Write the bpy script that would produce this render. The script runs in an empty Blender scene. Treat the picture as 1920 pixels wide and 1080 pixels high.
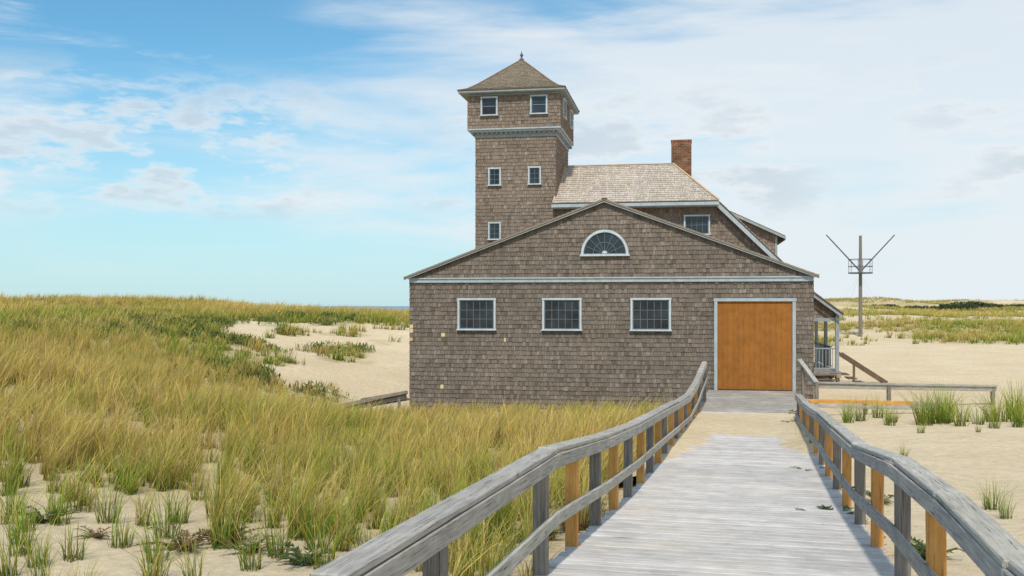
import bpy, math, random
import numpy as np
from mathutils import Vector, Matrix
random.seed(7)
rng = np.random.default_rng(11)
scene = bpy.context.scene
scene.view_settings.view_transform = 'Standard'
COL = scene.collection
EYE = 2.63

# ------------------------------------------------------------------ materials
def new_mat(name):
    m = bpy.data.materials.new(name); m.use_nodes = True
    nt = m.node_tree; nt.nodes.clear()
    return m, nt, nt.nodes, nt.links

def out_bsdf(nt, rough=0.8, spec=0.3):
    o = nt.nodes.new('ShaderNodeOutputMaterial')
    b = nt.nodes.new('ShaderNodeBsdfPrincipled')
    b.inputs['Roughness'].default_value = rough
    b.inputs['Specular IOR Level'].default_value = spec
    nt.links.new(b.outputs[0], o.inputs[0])
    return b, o

def ramp(nt, stops):
    r = nt.nodes.new('ShaderNodeValToRGB')
    e = r.color_ramp.elements
    while len(e) < len(stops): e.new(0.5)
    for i, (p, c) in enumerate(stops):
        e[i].position = p
        e[i].color = (c[0], c[1], c[2], 1) if not isinstance(c, (int, float)) else (c, c, c, 1)
    return r

def noise(nt, vec, scale, detail=4, rough=0.55, mp=None):
    n = nt.nodes.new('ShaderNodeTexNoise')
    n.inputs['Scale'].default_value = scale
    n.inputs['Detail'].default_value = detail
    n.inputs['Roughness'].default_value = rough
    if mp:
        m = nt.nodes.new('ShaderNodeMapping'); m.inputs['Scale'].default_value = mp
        nt.links.new(vec, m.inputs[0]); vec = m.outputs[0]
    nt.links.new(vec, n.inputs['Vector'])
    return n

def mix(nt, a, b, fac, mode='MIX'):
    m = nt.nodes.new('ShaderNodeMix'); m.data_type = 'RGBA'; m.blend_type = mode
    for s, v in ((6, a), (7, b), (0, fac)):
        if isinstance(v, (int, float)): m.inputs[s].default_value = v
        elif isinstance(v, tuple): m.inputs[s].default_value = (v[0], v[1], v[2], 1)
        else: nt.links.new(v, m.inputs[s])
    return m.outputs[2]

def bump(nt, h, b, strength=0.3, dist=0.01):
    n = nt.nodes.new('ShaderNodeBump'); n.inputs['Strength'].default_value = strength
    n.inputs['Distance'].default_value = dist
    nt.links.new(h, n.inputs['Height']); nt.links.new(n.outputs[0], b.inputs['Normal'])

def attr(nt, name):
    a = nt.nodes.new('ShaderNodeAttribute'); a.attribute_name = name; return a

def shingle_material(name, tint=(1, 1, 1), stain=0.34):
    m, nt, N, L = new_mat(name)
    b, o = out_bsdf(nt, 0.9, 0.12)
    tc = N.new('ShaderNodeTexCoord')
    a = attr(nt, 'Col')
    n1 = noise(nt, tc.outputs['Object'], 3.0, 5, 0.6, (30, 30, 2.0))
    r1 = ramp(nt, [(0.25, 0.58), (0.75, 1.24)])
    L.new(n1.outputs[0], r1.inputs[0])
    n2 = noise(nt, tc.outputs['Object'], 0.55, 7, 0.65)
    r2 = ramp(nt, [(0.3, (0.74, 0.74, 0.75)), (0.7, (1.13, 1.10, 1.05))])
    L.new(n2.outputs[0], r2.inputs[0])
    c = mix(nt, a.outputs['Color'], r1.outputs[0], 0.8, 'MULTIPLY')
    c = mix(nt, c, r2.outputs[0], stain * 1.6, 'MULTIPLY')
    c = mix(nt, c, tint, 1.0, 'MULTIPLY')
    L.new(c, b.inputs['Base Color'])
    bump(nt, n1.outputs[0], b, 0.5, 0.006)
    return m

def wood_material(name, c1, c2, rough=0.8, grain=55, lichen=0.0, sandy=0.0, crack=0.75, knots=0.0):
    m, nt, N, L = new_mat(name)
    b, o = out_bsdf(nt, rough, 0.12)
    uv = N.new('ShaderNodeUVMap'); uv.uv_map = 'UVMap'
    tc = N.new('ShaderNodeTexCoord')
    n1 = noise(nt, uv.outputs[0], 1.0, 8, 0.7, (3.5, grain, 1))
    r = ramp(nt, [(0.30, c1), (0.70, c2)])
    L.new(n1.outputs[0], r.inputs[0])
    a = attr(nt, 'Col')
    c = mix(nt, r.outputs[0], a.outputs['Color'], 1.0, 'MULTIPLY')
    n2 = noise(nt, tc.outputs['Object'], 3.5, 5, 0.65)
    r2 = ramp(nt, [(0.35, 0.78), (0.65, 1.08)])
    L.new(n2.outputs[0], r2.inputs[0])
    c = mix(nt, c, r2.outputs[0], 0.8, 'MULTIPLY')
    n3 = noise(nt, uv.outputs[0], 1.0, 5, 0.65, (2.6, grain * 2.0, 1))
    r3 = ramp(nt, [(0.37, 0.15), (0.41, 1.0)])
    L.new(n3.outputs[0], r3.inputs[0])
    c = mix(nt, c, r3.outputs[0], crack, 'MULTIPLY')
    if knots > 0:
        vo = N.new('ShaderNodeTexVoronoi'); vo.inputs['Scale'].default_value = 1.0
        mp = N.new('ShaderNodeMapping'); mp.inputs['Scale'].default_value = (2.2, 7, 1)
        L.new(uv.outputs[0], mp.inputs[0]); L.new(mp.outputs[0], vo.inputs['Vector'])
        rk = ramp(nt, [(0.04, 0.25), (0.10, 1.0)])
        L.new(vo.outputs['Distance'], rk.inputs[0])
        c = mix(nt, c, rk.outputs[0], knots, 'MULTIPLY')
    if lichen > 0:
        n4 = noise(nt, tc.outputs['Object'], 14, 6, 0.7)
        r4 = ramp(nt, [(0.54, 0.0), (0.62, 1.0)])
        L.new(n4.outputs[0], r4.inputs[0])
        f = N.new('ShaderNodeMath'); f.operation = 'MULTIPLY'; f.inputs[1].default_value = lichen
        L.new(r4.outputs[0], f.inputs[0])
        c = mix(nt, c, (0.36, 0.35, 0.23), f.outputs[0])
    if sandy > 0:
        n5 = noise(nt, tc.outputs['Object'], 1.1, 6, 0.7)
        r5 = ramp(nt, [(0.5, 0.0), (0.72, 1.0)])
        L.new(n5.outputs[0], r5.inputs[0])
        f = N.new('ShaderNodeMath'); f.operation = 'MULTIPLY'; f.inputs[1].default_value = sandy
        L.new(r5.outputs[0], f.inputs[0])
        c = mix(nt, c, (0.66, 0.57, 0.45), f.outputs[0])
    L.new(c, b.inputs['Base Color'])
    bump(nt, n1.outputs[0], b, 0.7, 0.008)
    return m

def paint_material(name, c, rough=0.6):
    m, nt, N, L = new_mat(name)
    b, o = out_bsdf(nt, rough, 0.3)
    tc = N.new('ShaderNodeTexCoord')
    n = noise(nt, tc.outputs['Object'], 5, 6, 0.7, (1, 1, 0.6))
    r = ramp(nt, [(0.3, tuple(x * 0.74 for x in c)), (0.6, c)])
    L.new(n.outputs[0], r.inputs[0]); L.new(r.outputs[0], b.inputs['Base Color'])
    bump(nt, n.outputs[0], b, 0.15, 0.004)
    return m

M_wall = shingle_material('weathered_shingle')
M_roofsh = shingle_material('cedar_roof_shingle', stain=0.12)
M_trim = paint_material('blue_grey_trim_paint', (0.42, 0.47, 0.50))
M_tower_trim = paint_material('faded_grey_trim_paint', (0.31, 0.345, 0.35))
M_porch = paint_material('shaded_porch_paint', (0.30, 0.34, 0.36))  # darker copy of the trim colour, with the porch shade put into it
M_white = paint_material('white_trim_paint', (0.55, 0.60, 0.63))
M_sash = paint_material('grey_sash_paint', (0.16, 0.20, 0.23))
M_dark = paint_material('dark_metal', (0.11, 0.11, 0.11))
M_grey = wood_material('weathered_grey_wood', (0.27, 0.25, 0.225), (0.56, 0.53, 0.49), lichen=0.45, grain=55, crack=.95, knots=.7)
M_post = wood_material('weathered_post_wood', (0.13, 0.11, 0.09), (0.34, 0.30, 0.26))
M_orange = wood_material('fresh_pine_wood', (0.52, 0.23, 0.06), (0.70, 0.37, 0.12), grain=35, crack=.5, knots=.5)
M_deck = wood_material('bleached_deck_wood', (0.49, 0.46, 0.44), (0.66, 0.63, 0.605), grain=45, sandy=0.45, crack=.65, knots=.35)
M_plat = wood_material('platform_wood', (0.24, 0.22, 0.19), (0.44, 0.40, 0.36), grain=40, sandy=0.6)
M_door = wood_material('varnished_door_wood', (0.31, 0.12, 0.026), (0.37, 0.152, 0.036), rough=0.65, grain=14, crack=.15)
M_brown = wood_material('brown_wood', (0.10, 0.07, 0.05), (0.26, 0.19, 0.13))
M_ridge = wood_material('pale_ridge_wood', (0.55, 0.36, 0.20), (0.68, 0.50, 0.32))

def glass_material():
    m, nt, N, L = new_mat('window_glass')
    b, o = out_bsdf(nt, 0.06, 0.5)
    tc = N.new('ShaderNodeTexCoord')
    n = noise(nt, tc.outputs['Object'], 1.6, 2, 0.5)
    r = ramp(nt, [(0.35, (0.006, 0.008, 0.012)), (0.7, (0.03, 0.04, 0.05))])
    L.new(n.outputs[0], r.inputs[0]); L.new(r.outputs[0], b.inputs['Base Color'])
    n2 = noise(nt, tc.outputs['Object'], 4, 2, 0.5)
    bump(nt, n2.outputs[0], b, 0.35, 0.012)
    return m
M_glass = glass_material()

def brick_material():
    m, nt, N, L = new_mat('red_brick')
    b, o = out_bsdf(nt, 0.9, 0.2)
    uv = N.new('ShaderNodeUVMap'); uv.uv_map = 'UVMap'
    sx = N.new('ShaderNodeSeparateXYZ'); cx = N.new('ShaderNodeCombineXYZ')
    L.new(uv.outputs[0], sx.inputs[0]); L.new(sx.outputs[0], cx.inputs[1]); L.new(sx.outputs[1], cx.inputs[0])
    br = N.new('ShaderNodeTexBrick')
    br.inputs['Scale'].default_value = 1.0
    br.inputs['Brick Width'].default_value = 0.21
    br.inputs['Row Height'].default_value = 0.072
    br.inputs['Mortar Size'].default_value = 0.010
    br.inputs['Color1'].default_value = (0.28, 0.11, 0.05, 1)
    br.inputs['Color2'].default_value = (0.11, 0.048, 0.03, 1)
    br.inputs['Mortar'].default_value = (0.22, 0.17, 0.12, 1)
    L.new(cx.outputs[0], br.inputs['Vector'])
    tc = N.new('ShaderNodeTexCoord'); nn = noise(nt, tc.outputs['Object'], 3, 5, .6)
    r = ramp(nt, [(.35, .65), (.65, 1.1)]); L.new(nn.outputs[0], r.inputs[0])
    L.new(mix(nt, br.outputs[0], r.outputs[0], 1.0, 'MULTIPLY'), b.inputs['Base Color'])
    bump(nt, br.outputs['Fac'], b, -0.4, 0.01)
    return m
M_brick = brick_material()

def sand_material():
    m, nt, N, L = new_mat('sand')
    b, o = out_bsdf(nt, 0.95, 0.1)
    tc = N.new('ShaderNodeTexCoord'); P = tc.outputs['Object']
    n1 = noise(nt, P, 0.35, 6, 0.6)
    r1 = ramp(nt, [(0.3, (0.66, 0.52, 0.335)), (0.7, (0.75, 0.615, 0.425))])
    L.new(n1.outputs[0], r1.inputs[0])
    n2 = noise(nt, P, 6, 8, 0.7)
    r2 = ramp(nt, [(0.3, 0.78), (0.6, 1.05)])
    L.new(n2.outputs[0], r2.inputs[0])
    c = mix(nt, r1.outputs[0], r2.outputs[0], 0.8, 'MULTIPLY')
    n6 = noise(nt, P, 38, 4, 0.7)
    r6 = ramp(nt, [(0.34, 0.5), (0.42, 1.0)])
    L.new(n6.outputs[0], r6.inputs[0])
    c = mix(nt, c, r6.outputs[0], 0.55, 'MULTIPLY')
    a = attr(nt, 'Veg')
    n3 = noise(nt, P, 2.3, 6, 0.7)
    th = N.new('ShaderNodeMath'); th.operation = 'MULTIPLY'
    r3 = ramp(nt, [(0.30, 0.25), (0.65, 0.95)])
    L.new(n3.outputs[0], r3.inputs[0])
    L.new(a.outputs['Fac'], th.inputs[0]); L.new(r3.outputs[0], th.inputs[1])
    n4 = noise(nt, P, 0.6, 5, 0.6)
    r4 = ramp(nt, [(0.35, (0.22, 0.20, 0.055)), (0.65, (0.44, 0.34, 0.13))])
    L.new(n4.outputs[0], r4.inputs[0])
    c = mix(nt, c, r4.outputs[0], th.outputs[0])
    L.new(c, b.inputs['Base Color'])
    n5 = noise(nt, P, 3.0, 9, 0.7)
    bump(nt, n5.outputs[0], b, 0.9, 0.12)
    return m
M_sand = sand_material()

def leaf_material(name, rough=0.6, trans=0.35, spec=.2):
    m, nt, N, L = new_mat(name)
    o = N.new('ShaderNodeOutputMaterial')
    b = N.new('ShaderNodeBsdfPrincipled'); b.inputs['Roughness'].default_value = rough
    b.inputs['Specular IOR Level'].default_value = spec
    t = N.new('ShaderNodeBsdfTranslucent')
    ms = N.new('ShaderNodeMixShader'); ms.inputs[0].default_value = trans
    a = attr(nt, 'Col')
    L.new(a.outputs['Color'], b.inputs['Base Color']); L.new(a.outputs['Color'], t.inputs[0])
    L.new(b.outputs[0], ms.inputs[1]); L.new(t.outputs[0], ms.inputs[2]); L.new(ms.outputs[0], o.inputs[0])
    return m
M_leaf = leaf_material('leaf')
M_blade = leaf_material('grass_blade', 0.6, 0.30, .10)

def water_material():
    m, nt, N, L = new_mat('sea_water')
    b, o = out_bsdf(nt, 0.25, 0.5)
    b.inputs['Base Color'].default_value = (0.04, 0.12, 0.18, 1)
    tc = N.new('ShaderNodeTexCoord')
    n = noise(nt, tc.outputs['Object'], 0.3, 4, 0.6)
    bump(nt, n.outputs[0], b, 0.5, 0.5)
    return m
M_water = water_material()

# ------------------------------------------------------------------ mesh builder
class MB:
    def __init__(s): s.v = []; s.f = []; s.uv = []; s.c = []
    def add(s, verts, faces, uvs=None, col=(1, 1, 1)):
        n = len(s.v)
        s.v += [tuple(p) for p in verts]
        s.c += [col] * len(verts)
        for i, f in enumerate(faces):
            s.f.append(tuple(n + k for k in f))
            s.uv += uvs[i] if uvs else [(0, 0)] * len(f)
    def beam(s, p0, p1, w, h, up=(0, 0, 1), col=None, jit=0.12):
        p0 = Vector(p0); p1 = Vector(p1); d = p1 - p0; Ln = d.length; d.normalize()
        up = Vector(up)
        if abs(d.dot(up)) > 0.98: up = Vector((0, 1, 0))
        sd = d.cross(up).normalized(); u2 = sd.cross(d).normalized()
        vs = []
        for p in (p0, p1):
            for a, b in ((-1, -1), (1, -1), (1, 1), (-1, 1)):
                vs.append(p + sd * (a * w / 2) + u2 * (b * h / 2))
        if col is None:
            k = 1 + random.uniform(-jit, jit); col = (k, k * random.uniform(0.98, 1.02), k * random.uniform(0.96, 1.03))
        o = random.random() * 20; q = random.random() * 20
        faces = [(0, 1, 5, 4), (1, 2, 6, 5), (2, 3, 7, 6), (3, 0, 4, 7), (3, 2, 1, 0), (4, 5, 6, 7)]
        uvs = []
        off = 0
        for k, wd in enumerate((w, h, w, h)):
            uvs.append([(o, q + off), (o, q + off + wd), (o + Ln, q + off + wd), (o + Ln, q + off)]); off += wd
        e = [(o, q), (o, q + w), (o + h * 0.2, q + w), (o + h * 0.2, q)]
        uvs += [e, e]
        s.add(vs, faces, uvs, col)
    def box(s, x0, x1, y0, y1, z0, z1, col=None, jit=0.05):
        sz = (x1 - x0, y1 - y0, z1 - z0); k = max(range(3), key=lambda i: sz[i])
        c = Vector(((x0 + x1) / 2, (y0 + y1) / 2, (z0 + z1) / 2))
        d = Vector((0, 0, 0)); d[k] = sz[k] / 2
        if k == 0: s.beam(c - d, c + d, sz[1], sz[2], (0, 0, 1), col, jit)
        elif k == 1: s.beam(c - d, c + d, sz[0], sz[2], (0, 0, 1), col, jit)
        else: s.beam(c - d, c + d, sz[0], sz[1], (0, 1, 0), col, jit)
    def slab(s, A, B, C, D, th, col=(0.11, 0.085, 0.07)):
        A, B, C, D = map(Vector, (A, B, C, D))
        n = (B - A).cross((C - A)).normalized() * -th
        tri = (C - D).length < 1e-5
        P = [A, B, C] if tri else [A, B, C, D]
        m = len(P)
        vs = P + [p + n for p in P]
        fs = [tuple(range(m)), tuple(range(2 * m - 1, m - 1, -1))]
        for i in range(m):
            j = (i + 1) % m
            fs.append((i, i + m, j + m, j))
        s.add(vs, fs, None, col)
    def shingles(s, A, B, C, D, row, wmin, wmax, th, colf, special=None, lift=0.0):
        A, B, C, D = map(Vector, (A, B, C, D))
        U = (B - A).normalized(); Nn = U.cross(((C + D) / 2 - (A + B) / 2)).normalized(); V = Nn.cross(U).normalized()
        A0 = A + Nn * lift
        H = (D - A).dot(V); sD = (D - A).dot(U); sB = (B - A).dot(U); sC = (C - A).dot(U)
        n = max(1, round(H / row))
        for i in range(n):
            t0 = i / n; t1 = min(1.0, (i + 1.12) / n)
            P0, Q0, P1, Q1 = sD * t0, sB + (sC - sB) * t0, sD * t1, sB + (sC - sB) * t1
            sx = min(P0, P1) - random.random() * wmax
            end = max(Q0, Q1)
            rowk = random.uniform(0.93, 1.05)
            while sx < end:
                w = random.uniform(wmin, wmax)
                g = random.uniform(0.003, .0055)
                a0, b0 = max(sx + g, P0), min(sx + w - g, Q0)
                a1, b1 = max(sx + g, P1), min(sx + w - g, Q1)
                sx0 = sx; sx += w
                if b0 - a0 < 0.008 and b1 - a1 < 0.008: continue
                if b0 < a0: a0 = b0 = min(max((a0 + b0) / 2, P0), Q0)
                if b1 < a1: a1 = b1 = min(max((a1 + b1) / 2, P1), Q1)
                tt = th * random.uniform(0.7, 1.4); jv = random.uniform(-0.010, 0.010) * (0 if i == 0 else 1)
                v0 = t0 * H + jv; v1 = t1 * H
                col = colf(rowk)
                if special:
                    for (uu, zz, cc) in special:
                        if sx0 <= uu < sx0 + w and t0 * H <= zz < t0 * H + H / n: col = cc
                vs = [A0 + U * a0 + V * v0, A0 + U * b0 + V * v0,
                      A0 + U * a0 + V * v0 + Nn * tt, A0 + U * b0 + V * v0 + Nn * tt,
                      A0 + U * b1 + V * v1 + Nn * 0.004, A0 + U * a1 + V * v1 + Nn * 0.004]
                s.add(vs, [(2, 3, 4, 5), (0, 1, 3, 2), (0, 2, 5), (1, 4, 3)], None, col)
    def obj(s, name, mat, parent=None, bevel=0.0, smooth=False):
        me = bpy.data.meshes.new(name)
        me.from_pydata(s.v, [], s.f)
        uvl = me.uv_layers.new(name='UVMap')
        uvl.data.foreach_set('uv', np.array(s.uv, dtype=np.float32).ravel())
        ca = me.color_attributes.new('Col', 'FLOAT_COLOR', 'POINT')
        c = np.ones((len(s.v), 4), dtype=np.float32); c[:, :3] = np.array(s.c, dtype=np.float32)
        ca.data.foreach_set('color', c.ravel())
        me.materials.append(mat)
        if smooth: me.polygons.foreach_set('use_smooth', [True] * len(me.polygons))
        ob = bpy.data.objects.new(name, me); COL.objects.link(ob)
        if parent: ob.parent = parent
        if bevel > 0:
            b = ob.modifiers.new('bevel', 'BEVEL'); b.width = bevel; b.segments = 1; b.limit_method = 'ANGLE'
        return ob

def thing(name, label, category, loc=(0, 0, 0), rotz=0, group=None):
    e = bpy.data.objects.new(name, None); COL.objects.link(e)
    e.location = loc; e.rotation_euler = (0, 0, rotz); e.empty_display_size = 0.3
    e['label'] = label; e['category'] = category
    if group: e['group'] = group
    return e

# ------------------------------------------------------------------ noise + terrain
def _hash(ix, iy, seed):
    h = (ix.astype(np.int64) * 374761393 + iy.astype(np.int64) * 668265263 + seed * 69069) & 0x7fffffff
    h = ((h ^ (h >> 13)) * 1274126177) & 0x7fffffff
    h = h ^ (h >> 16)
    return (h & 0xffff) / 65535.0
def vnoise(x, y, scale, seed=0):
    x = np.asarray(x, float) / scale; y = np.asarray(y, float) / scale
    ix = np.floor(x); iy = np.floor(y); fx = x - ix; fy = y - iy
    fx = fx * fx * (3 - 2 * fx); fy = fy * fy * (3 - 2 * fy)
    a = _hash(ix, iy, seed); b = _hash(ix + 1, iy, seed); c = _hash(ix, iy + 1, seed); d = _hash(ix + 1, iy + 1, seed)
    return (a * (1 - fx) + b * fx) * (1 - fy) + (c * (1 - fx) + d * fx) * fy
def fbm(x, y, scale, seed=0, oct=4):
    r = 0; a = 0.5; t = 0
    for i in range(oct):
        r = r + a * vnoise(x, y, scale / (2 ** i), seed + i * 17); t += a; a *= 0.5
    return r / t
def sstep(a, b, x):
    t = np.clip((np.asarray(x, float) - a) / (b - a), 0, 1); return t * t * (3 - 2 * t)

DZ_D = [-4, 0, 6.55, 10.7, 14.3, 24.5, 60]
DZ_Z = [1.35, 1.2, 0.85, 0.52, 0.35, 0.0, 0.0]
def deck_z(D): return np.interp(D, DZ_D, DZ_Z)
AX = Vector((0.238, 0.9713, 0))
def ax_x(D): return -0.23 + 0.245 * D

pts = [(-.2,0,1.0),(1.4,6.5,.66),(2.4,10.7,.36),(3.3,14.3,.2),(4.6,20,.0),(5.8,24.5,-.2),(7,29,-.35),
 (-2,4,.75),(-3,8,.45),(-1,10,.35),(0,14,.1),(1.5,19,-.15),(2,25,-.55),(0,22,-.4),(4,29,-.6),(0,30,-.8),(-3.4,32,-.85),(-6.5,31,-.75),(-5.5,37,-.75),
 (-6,12,.5),(-10,14,.8),(-5,20,.15),(-10,22,.7),(-16,30,1.25),(-9.5,30,.2),(-14,38,1.25),(-8,34,-.25),(-9.5,38,.45),
 (-5.5,38,-.6),(-7.5,42,0.1),(-9,46,.5),(-8,52,1.05),(-10.5,58,1.5),(-15,50,1.55),(-12,66,1.95),(-20,60,2.0),(-30,60,2.15),
 (-12,80,2.0),(-18,80,2.3),(-25,85,2.75),(-45,85,2.8),(-60,85,2.7),(-5,80,1.8),(-2,55,.8),(3,50,0),(10,45,-.3),(15,35,-.3),
 (12,26,-.25),(10,18,.1),(8,12,.35),(6,8,.55),(5,4,.8),(14,12,.4),(20,25,-.1),(25,40,-.1),(20,55,-.05),(30,60,.1),
 (28,70,.7),(22,70,.5),(40,70,.8),(30,82,1.4),(45,85,1.4),(60,85,1.3),(15,75,.3),(5,80,1.2),(60,50,.5),(60,20,.5),(60,0,.8),
 (20,0,.9),(-20,0,1.0),(-60,0,1.5),(-60,40,2),(0,-10,1.1),(-25,15,1.4),(-40,30,1.9),(-40,110,1.0),(-20,110,.3),(0,110,.2),
 (30,110,1.2),(60,110,1.3)]
PT = np.array(pts)
def _tps_phi(r2): return 0.5 * r2 * np.log(r2 + 1e-9)
n_ = len(PT)
K = _tps_phi((PT[:, None, 0] - PT[None, :, 0]) ** 2 + (PT[:, None, 1] - PT[None, :, 1]) ** 2) + np.eye(n_) * 2.0
Pm = np.c_[np.ones(n_), PT[:, :2]]
Am = np.block([[K, Pm], [Pm.T, np.zeros((3, 3))]])
Wt = np.linalg.solve(Am, np.r_[PT[:, 2], 0, 0, 0])
def tps(x, y):
    sh = x.shape; x = x.ravel(); y = y.ravel(); r = np.empty(len(x))
    for i in range(0, len(x), 20000):
        xs = x[i:i+20000]; ys = y[i:i+20000]
        r[i:i+20000] = _tps_phi((xs[:, None] - PT[None, :, 0]) ** 2 + (ys[:, None] - PT[None, :, 1]) ** 2) @ Wt[:n_] + Wt[n_] + Wt[n_+1] * xs + Wt[n_+2] * ys
    return r.reshape(sh)
def TZ(x, y):
    x = np.atleast_1d(np.asarray(x, float)); y = np.atleast_1d(np.asarray(y, float))
    xc = np.clip(x, -60, 60); yc = np.clip(y, -10, 110)
    z = tps(xc, yc)
    z = z + (fbm(x, y, 2.2, 3) - .5) * .16 + (fbm(x, y, 9, 9) - .5) * .35 * sstep(12, 40, y)
    z = z + (fbm(x, y, 14, 21) - .5) * 1.0 * sstep(55, 80, y)
    z = z + (fbm(x, y, .35, 23, 3) - .5) * .05 * (1 - sstep(20, 30, y))
    d = np.hypot(x - xc, y - yc)
    right = sstep(0.12, 0.24, x / np.maximum(y, 1))
    far = np.where(y > 60, -5 + right * (6.5 + (fbm(x, y, 38, 5, 3) - .45) * 6.5), 1.5)
    far = far - 8 * sstep(420, 600, np.hypot(x, y))
    w = sstep(0, 60, d)
    z = z * (1 - w) + far * w
    lat = np.abs((x - ax_x(y)) * 0.971)
    lim = deck_z(y) - 0.13
    k = (1 - sstep(1.25, 1.9, lat)) * ((y > -4) & (y < 31.5))
    z = np.where(z > lim, z * (1 - k) + lim * k, z)
    return z
def tz1(x, y): return float(TZ([x], [y])[0])

TH = math.radians(10)
LC = Vector((-3.38, 32.93, 0))
def to_uv(x, y):
    dx = x - LC.x; dy = y - LC.y
    return dx * math.cos(TH) - dy * math.sin(TH), dx * math.sin(TH) + dy * math.cos(TH)

def inpoly(x, y, poly):
    x = np.asarray(x); y = np.asarray(y); r = np.zeros(x.shape, bool); n = len(poly)
    for i in range(n):
        x0, y0 = poly[i]; x1, y1 = poly[(i + 1) % n]
        c = ((y0 > y) != (y1 > y)) & (x < (x1 - x0) * (y - y0) / ((y1 - y0) + 1e-12) + x0)
        r ^= c
    return r
BOWL = [(-3.0, 31.5), (-1, 60), (-9, 61), (-15.0, 58), (-16.0, 52), (-14.6, 46), (-12.0, 41), (-8.4, 37.5), (-7.6, 33)]
def veg(x, y):
    x = np.asarray(x, float); y = np.asarray(y, float)
    jx = x + (fbm(x, y, 3, 31) - .5) * 3.4; jy = y + (fbm(x, y, 3, 41) - .5) * 3.4
    left = (x < ax_x(y) - 1.40)
    n = fbm(x, y, 1.7, 51, 4)
    edge = 9.0 + np.clip(-x - 2.4, 0, 5) * 0.85 - np.clip(x + 2.2, 0, 2.2) * 1.3
    fr = sstep(-1.6, 1.2, y - edge + (n - .5) * 6.5)
    v = left * fr
    gaps = sstep(.28, .42, fbm(x, y, 3.4, 61, 3))
    low = np.where(x > -3.2, .75, .2)
    v = v * np.where(y > 18, np.maximum(gaps, .8), np.maximum(gaps, low))
    bo = inpoly(jx, jy, BOWL)
    v = np.where(bo, 0.0, v)
    isl = bo & (fbm(x, y, 2.6, 77, 3) > .47) & (x < -6.8) & (y > 35) & (y < 48) & (x > -15)
    isl2 = bo & (fbm(x, y, 2.2, 79, 3) > .62) & (x < -6)
    v = np.where(isl, .9, v); v = np.where(isl2, .5, v)
    rt = (x > ax_x(y) + 1.4)
    berm = sstep(61, 65, jy) * (x > 14)
    vr = berm * (0.10 + 0.90 * sstep(.42, .52, fbm(x, y, 8, 71)))
    v = np.where(rt & (x > 1), np.where(y > 55, vr, 0), v)
    u, w = to_uv(x, y)
    v = np.where((u > -.15) & (w > -.25) & (u < 16) & (w < 15), 0, v)
    v = np.where((u > 12.8) & (u < 30) & (w > -12) & (w < 22), 0, v)
    v = np.where((x > -1) & (x < 14) & (y > 45) & (y < 62), v * 0.1, v)
    v = np.where(y < 1, 0.3, v)
    return v

def axis(a, mx, n, c):
    b = math.asinh(mx / a)
    t = np.linspace(-1, 1, n); return c + a * np.sinh(b * t)
xs = axis(9, 2500, 460, 0); ys = axis(10, 2500, 520, 14)
gx, gy = np.meshgrid(xs, ys)
gz = TZ(gx.ravel(), gy.ravel()).reshape(gx.shape)
nx, ny = len(xs), len(ys)
me = bpy.data.meshes.new('ground')
V = np.stack([gx, gy, gz], -1).reshape(-1, 3)
idx = np.arange(nx * ny).reshape(ny, nx)
F = np.stack([idx[:-1, :-1], idx[:-1, 1:], idx[1:, 1:], idx[1:, :-1]], -1).reshape(-1, 4)
def np_mesh(me, V, F_loops, starts, cols=None, attrname='Col'):
    me.vertices.add(len(V)); me.vertices.foreach_set('co', V.astype(np.float32).ravel())
    me.loops.add(len(F_loops)); me.loops.foreach_set('vertex_index', F_loops.astype(np.int32))
    me.polygons.add(len(starts)); me.polygons.foreach_set('loop_start', starts.astype(np.int32))
    me.update(calc_edges=True)
    if cols is not None:
        ca = me.color_attributes.new(attrname, 'FLOAT_COLOR', 'POINT')
        c = np.ones((len(V), 4), np.float32); c[:, :3] = cols
        ca.data.foreach_set('color', c.ravel())
vg = veg(gx.ravel(), gy.ravel()) * (0.35 + .60 * sstep(12, 26, gy.ravel()))
np_mesh(me, V, F.ravel(), np.arange(len(F)) * 4, np.repeat(vg[:, None], 3, 1), 'Veg')
me.polygons.foreach_set('use_smooth', np.ones(len(F), bool))
me.materials.append(M_sand)
g = bpy.data.objects.new('ground', me); COL.objects.link(g); g['kind'] = 'structure'

mb = MB(); mb.add([(-6000, -500, -2.2), (6000, -500, -2.2), (6000, 9000, -2.2), (-6000, 9000, -2.2)], [(0, 1, 2, 3)])
w = mb.obj('water', M_water); w['kind'] = 'structure'

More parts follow.
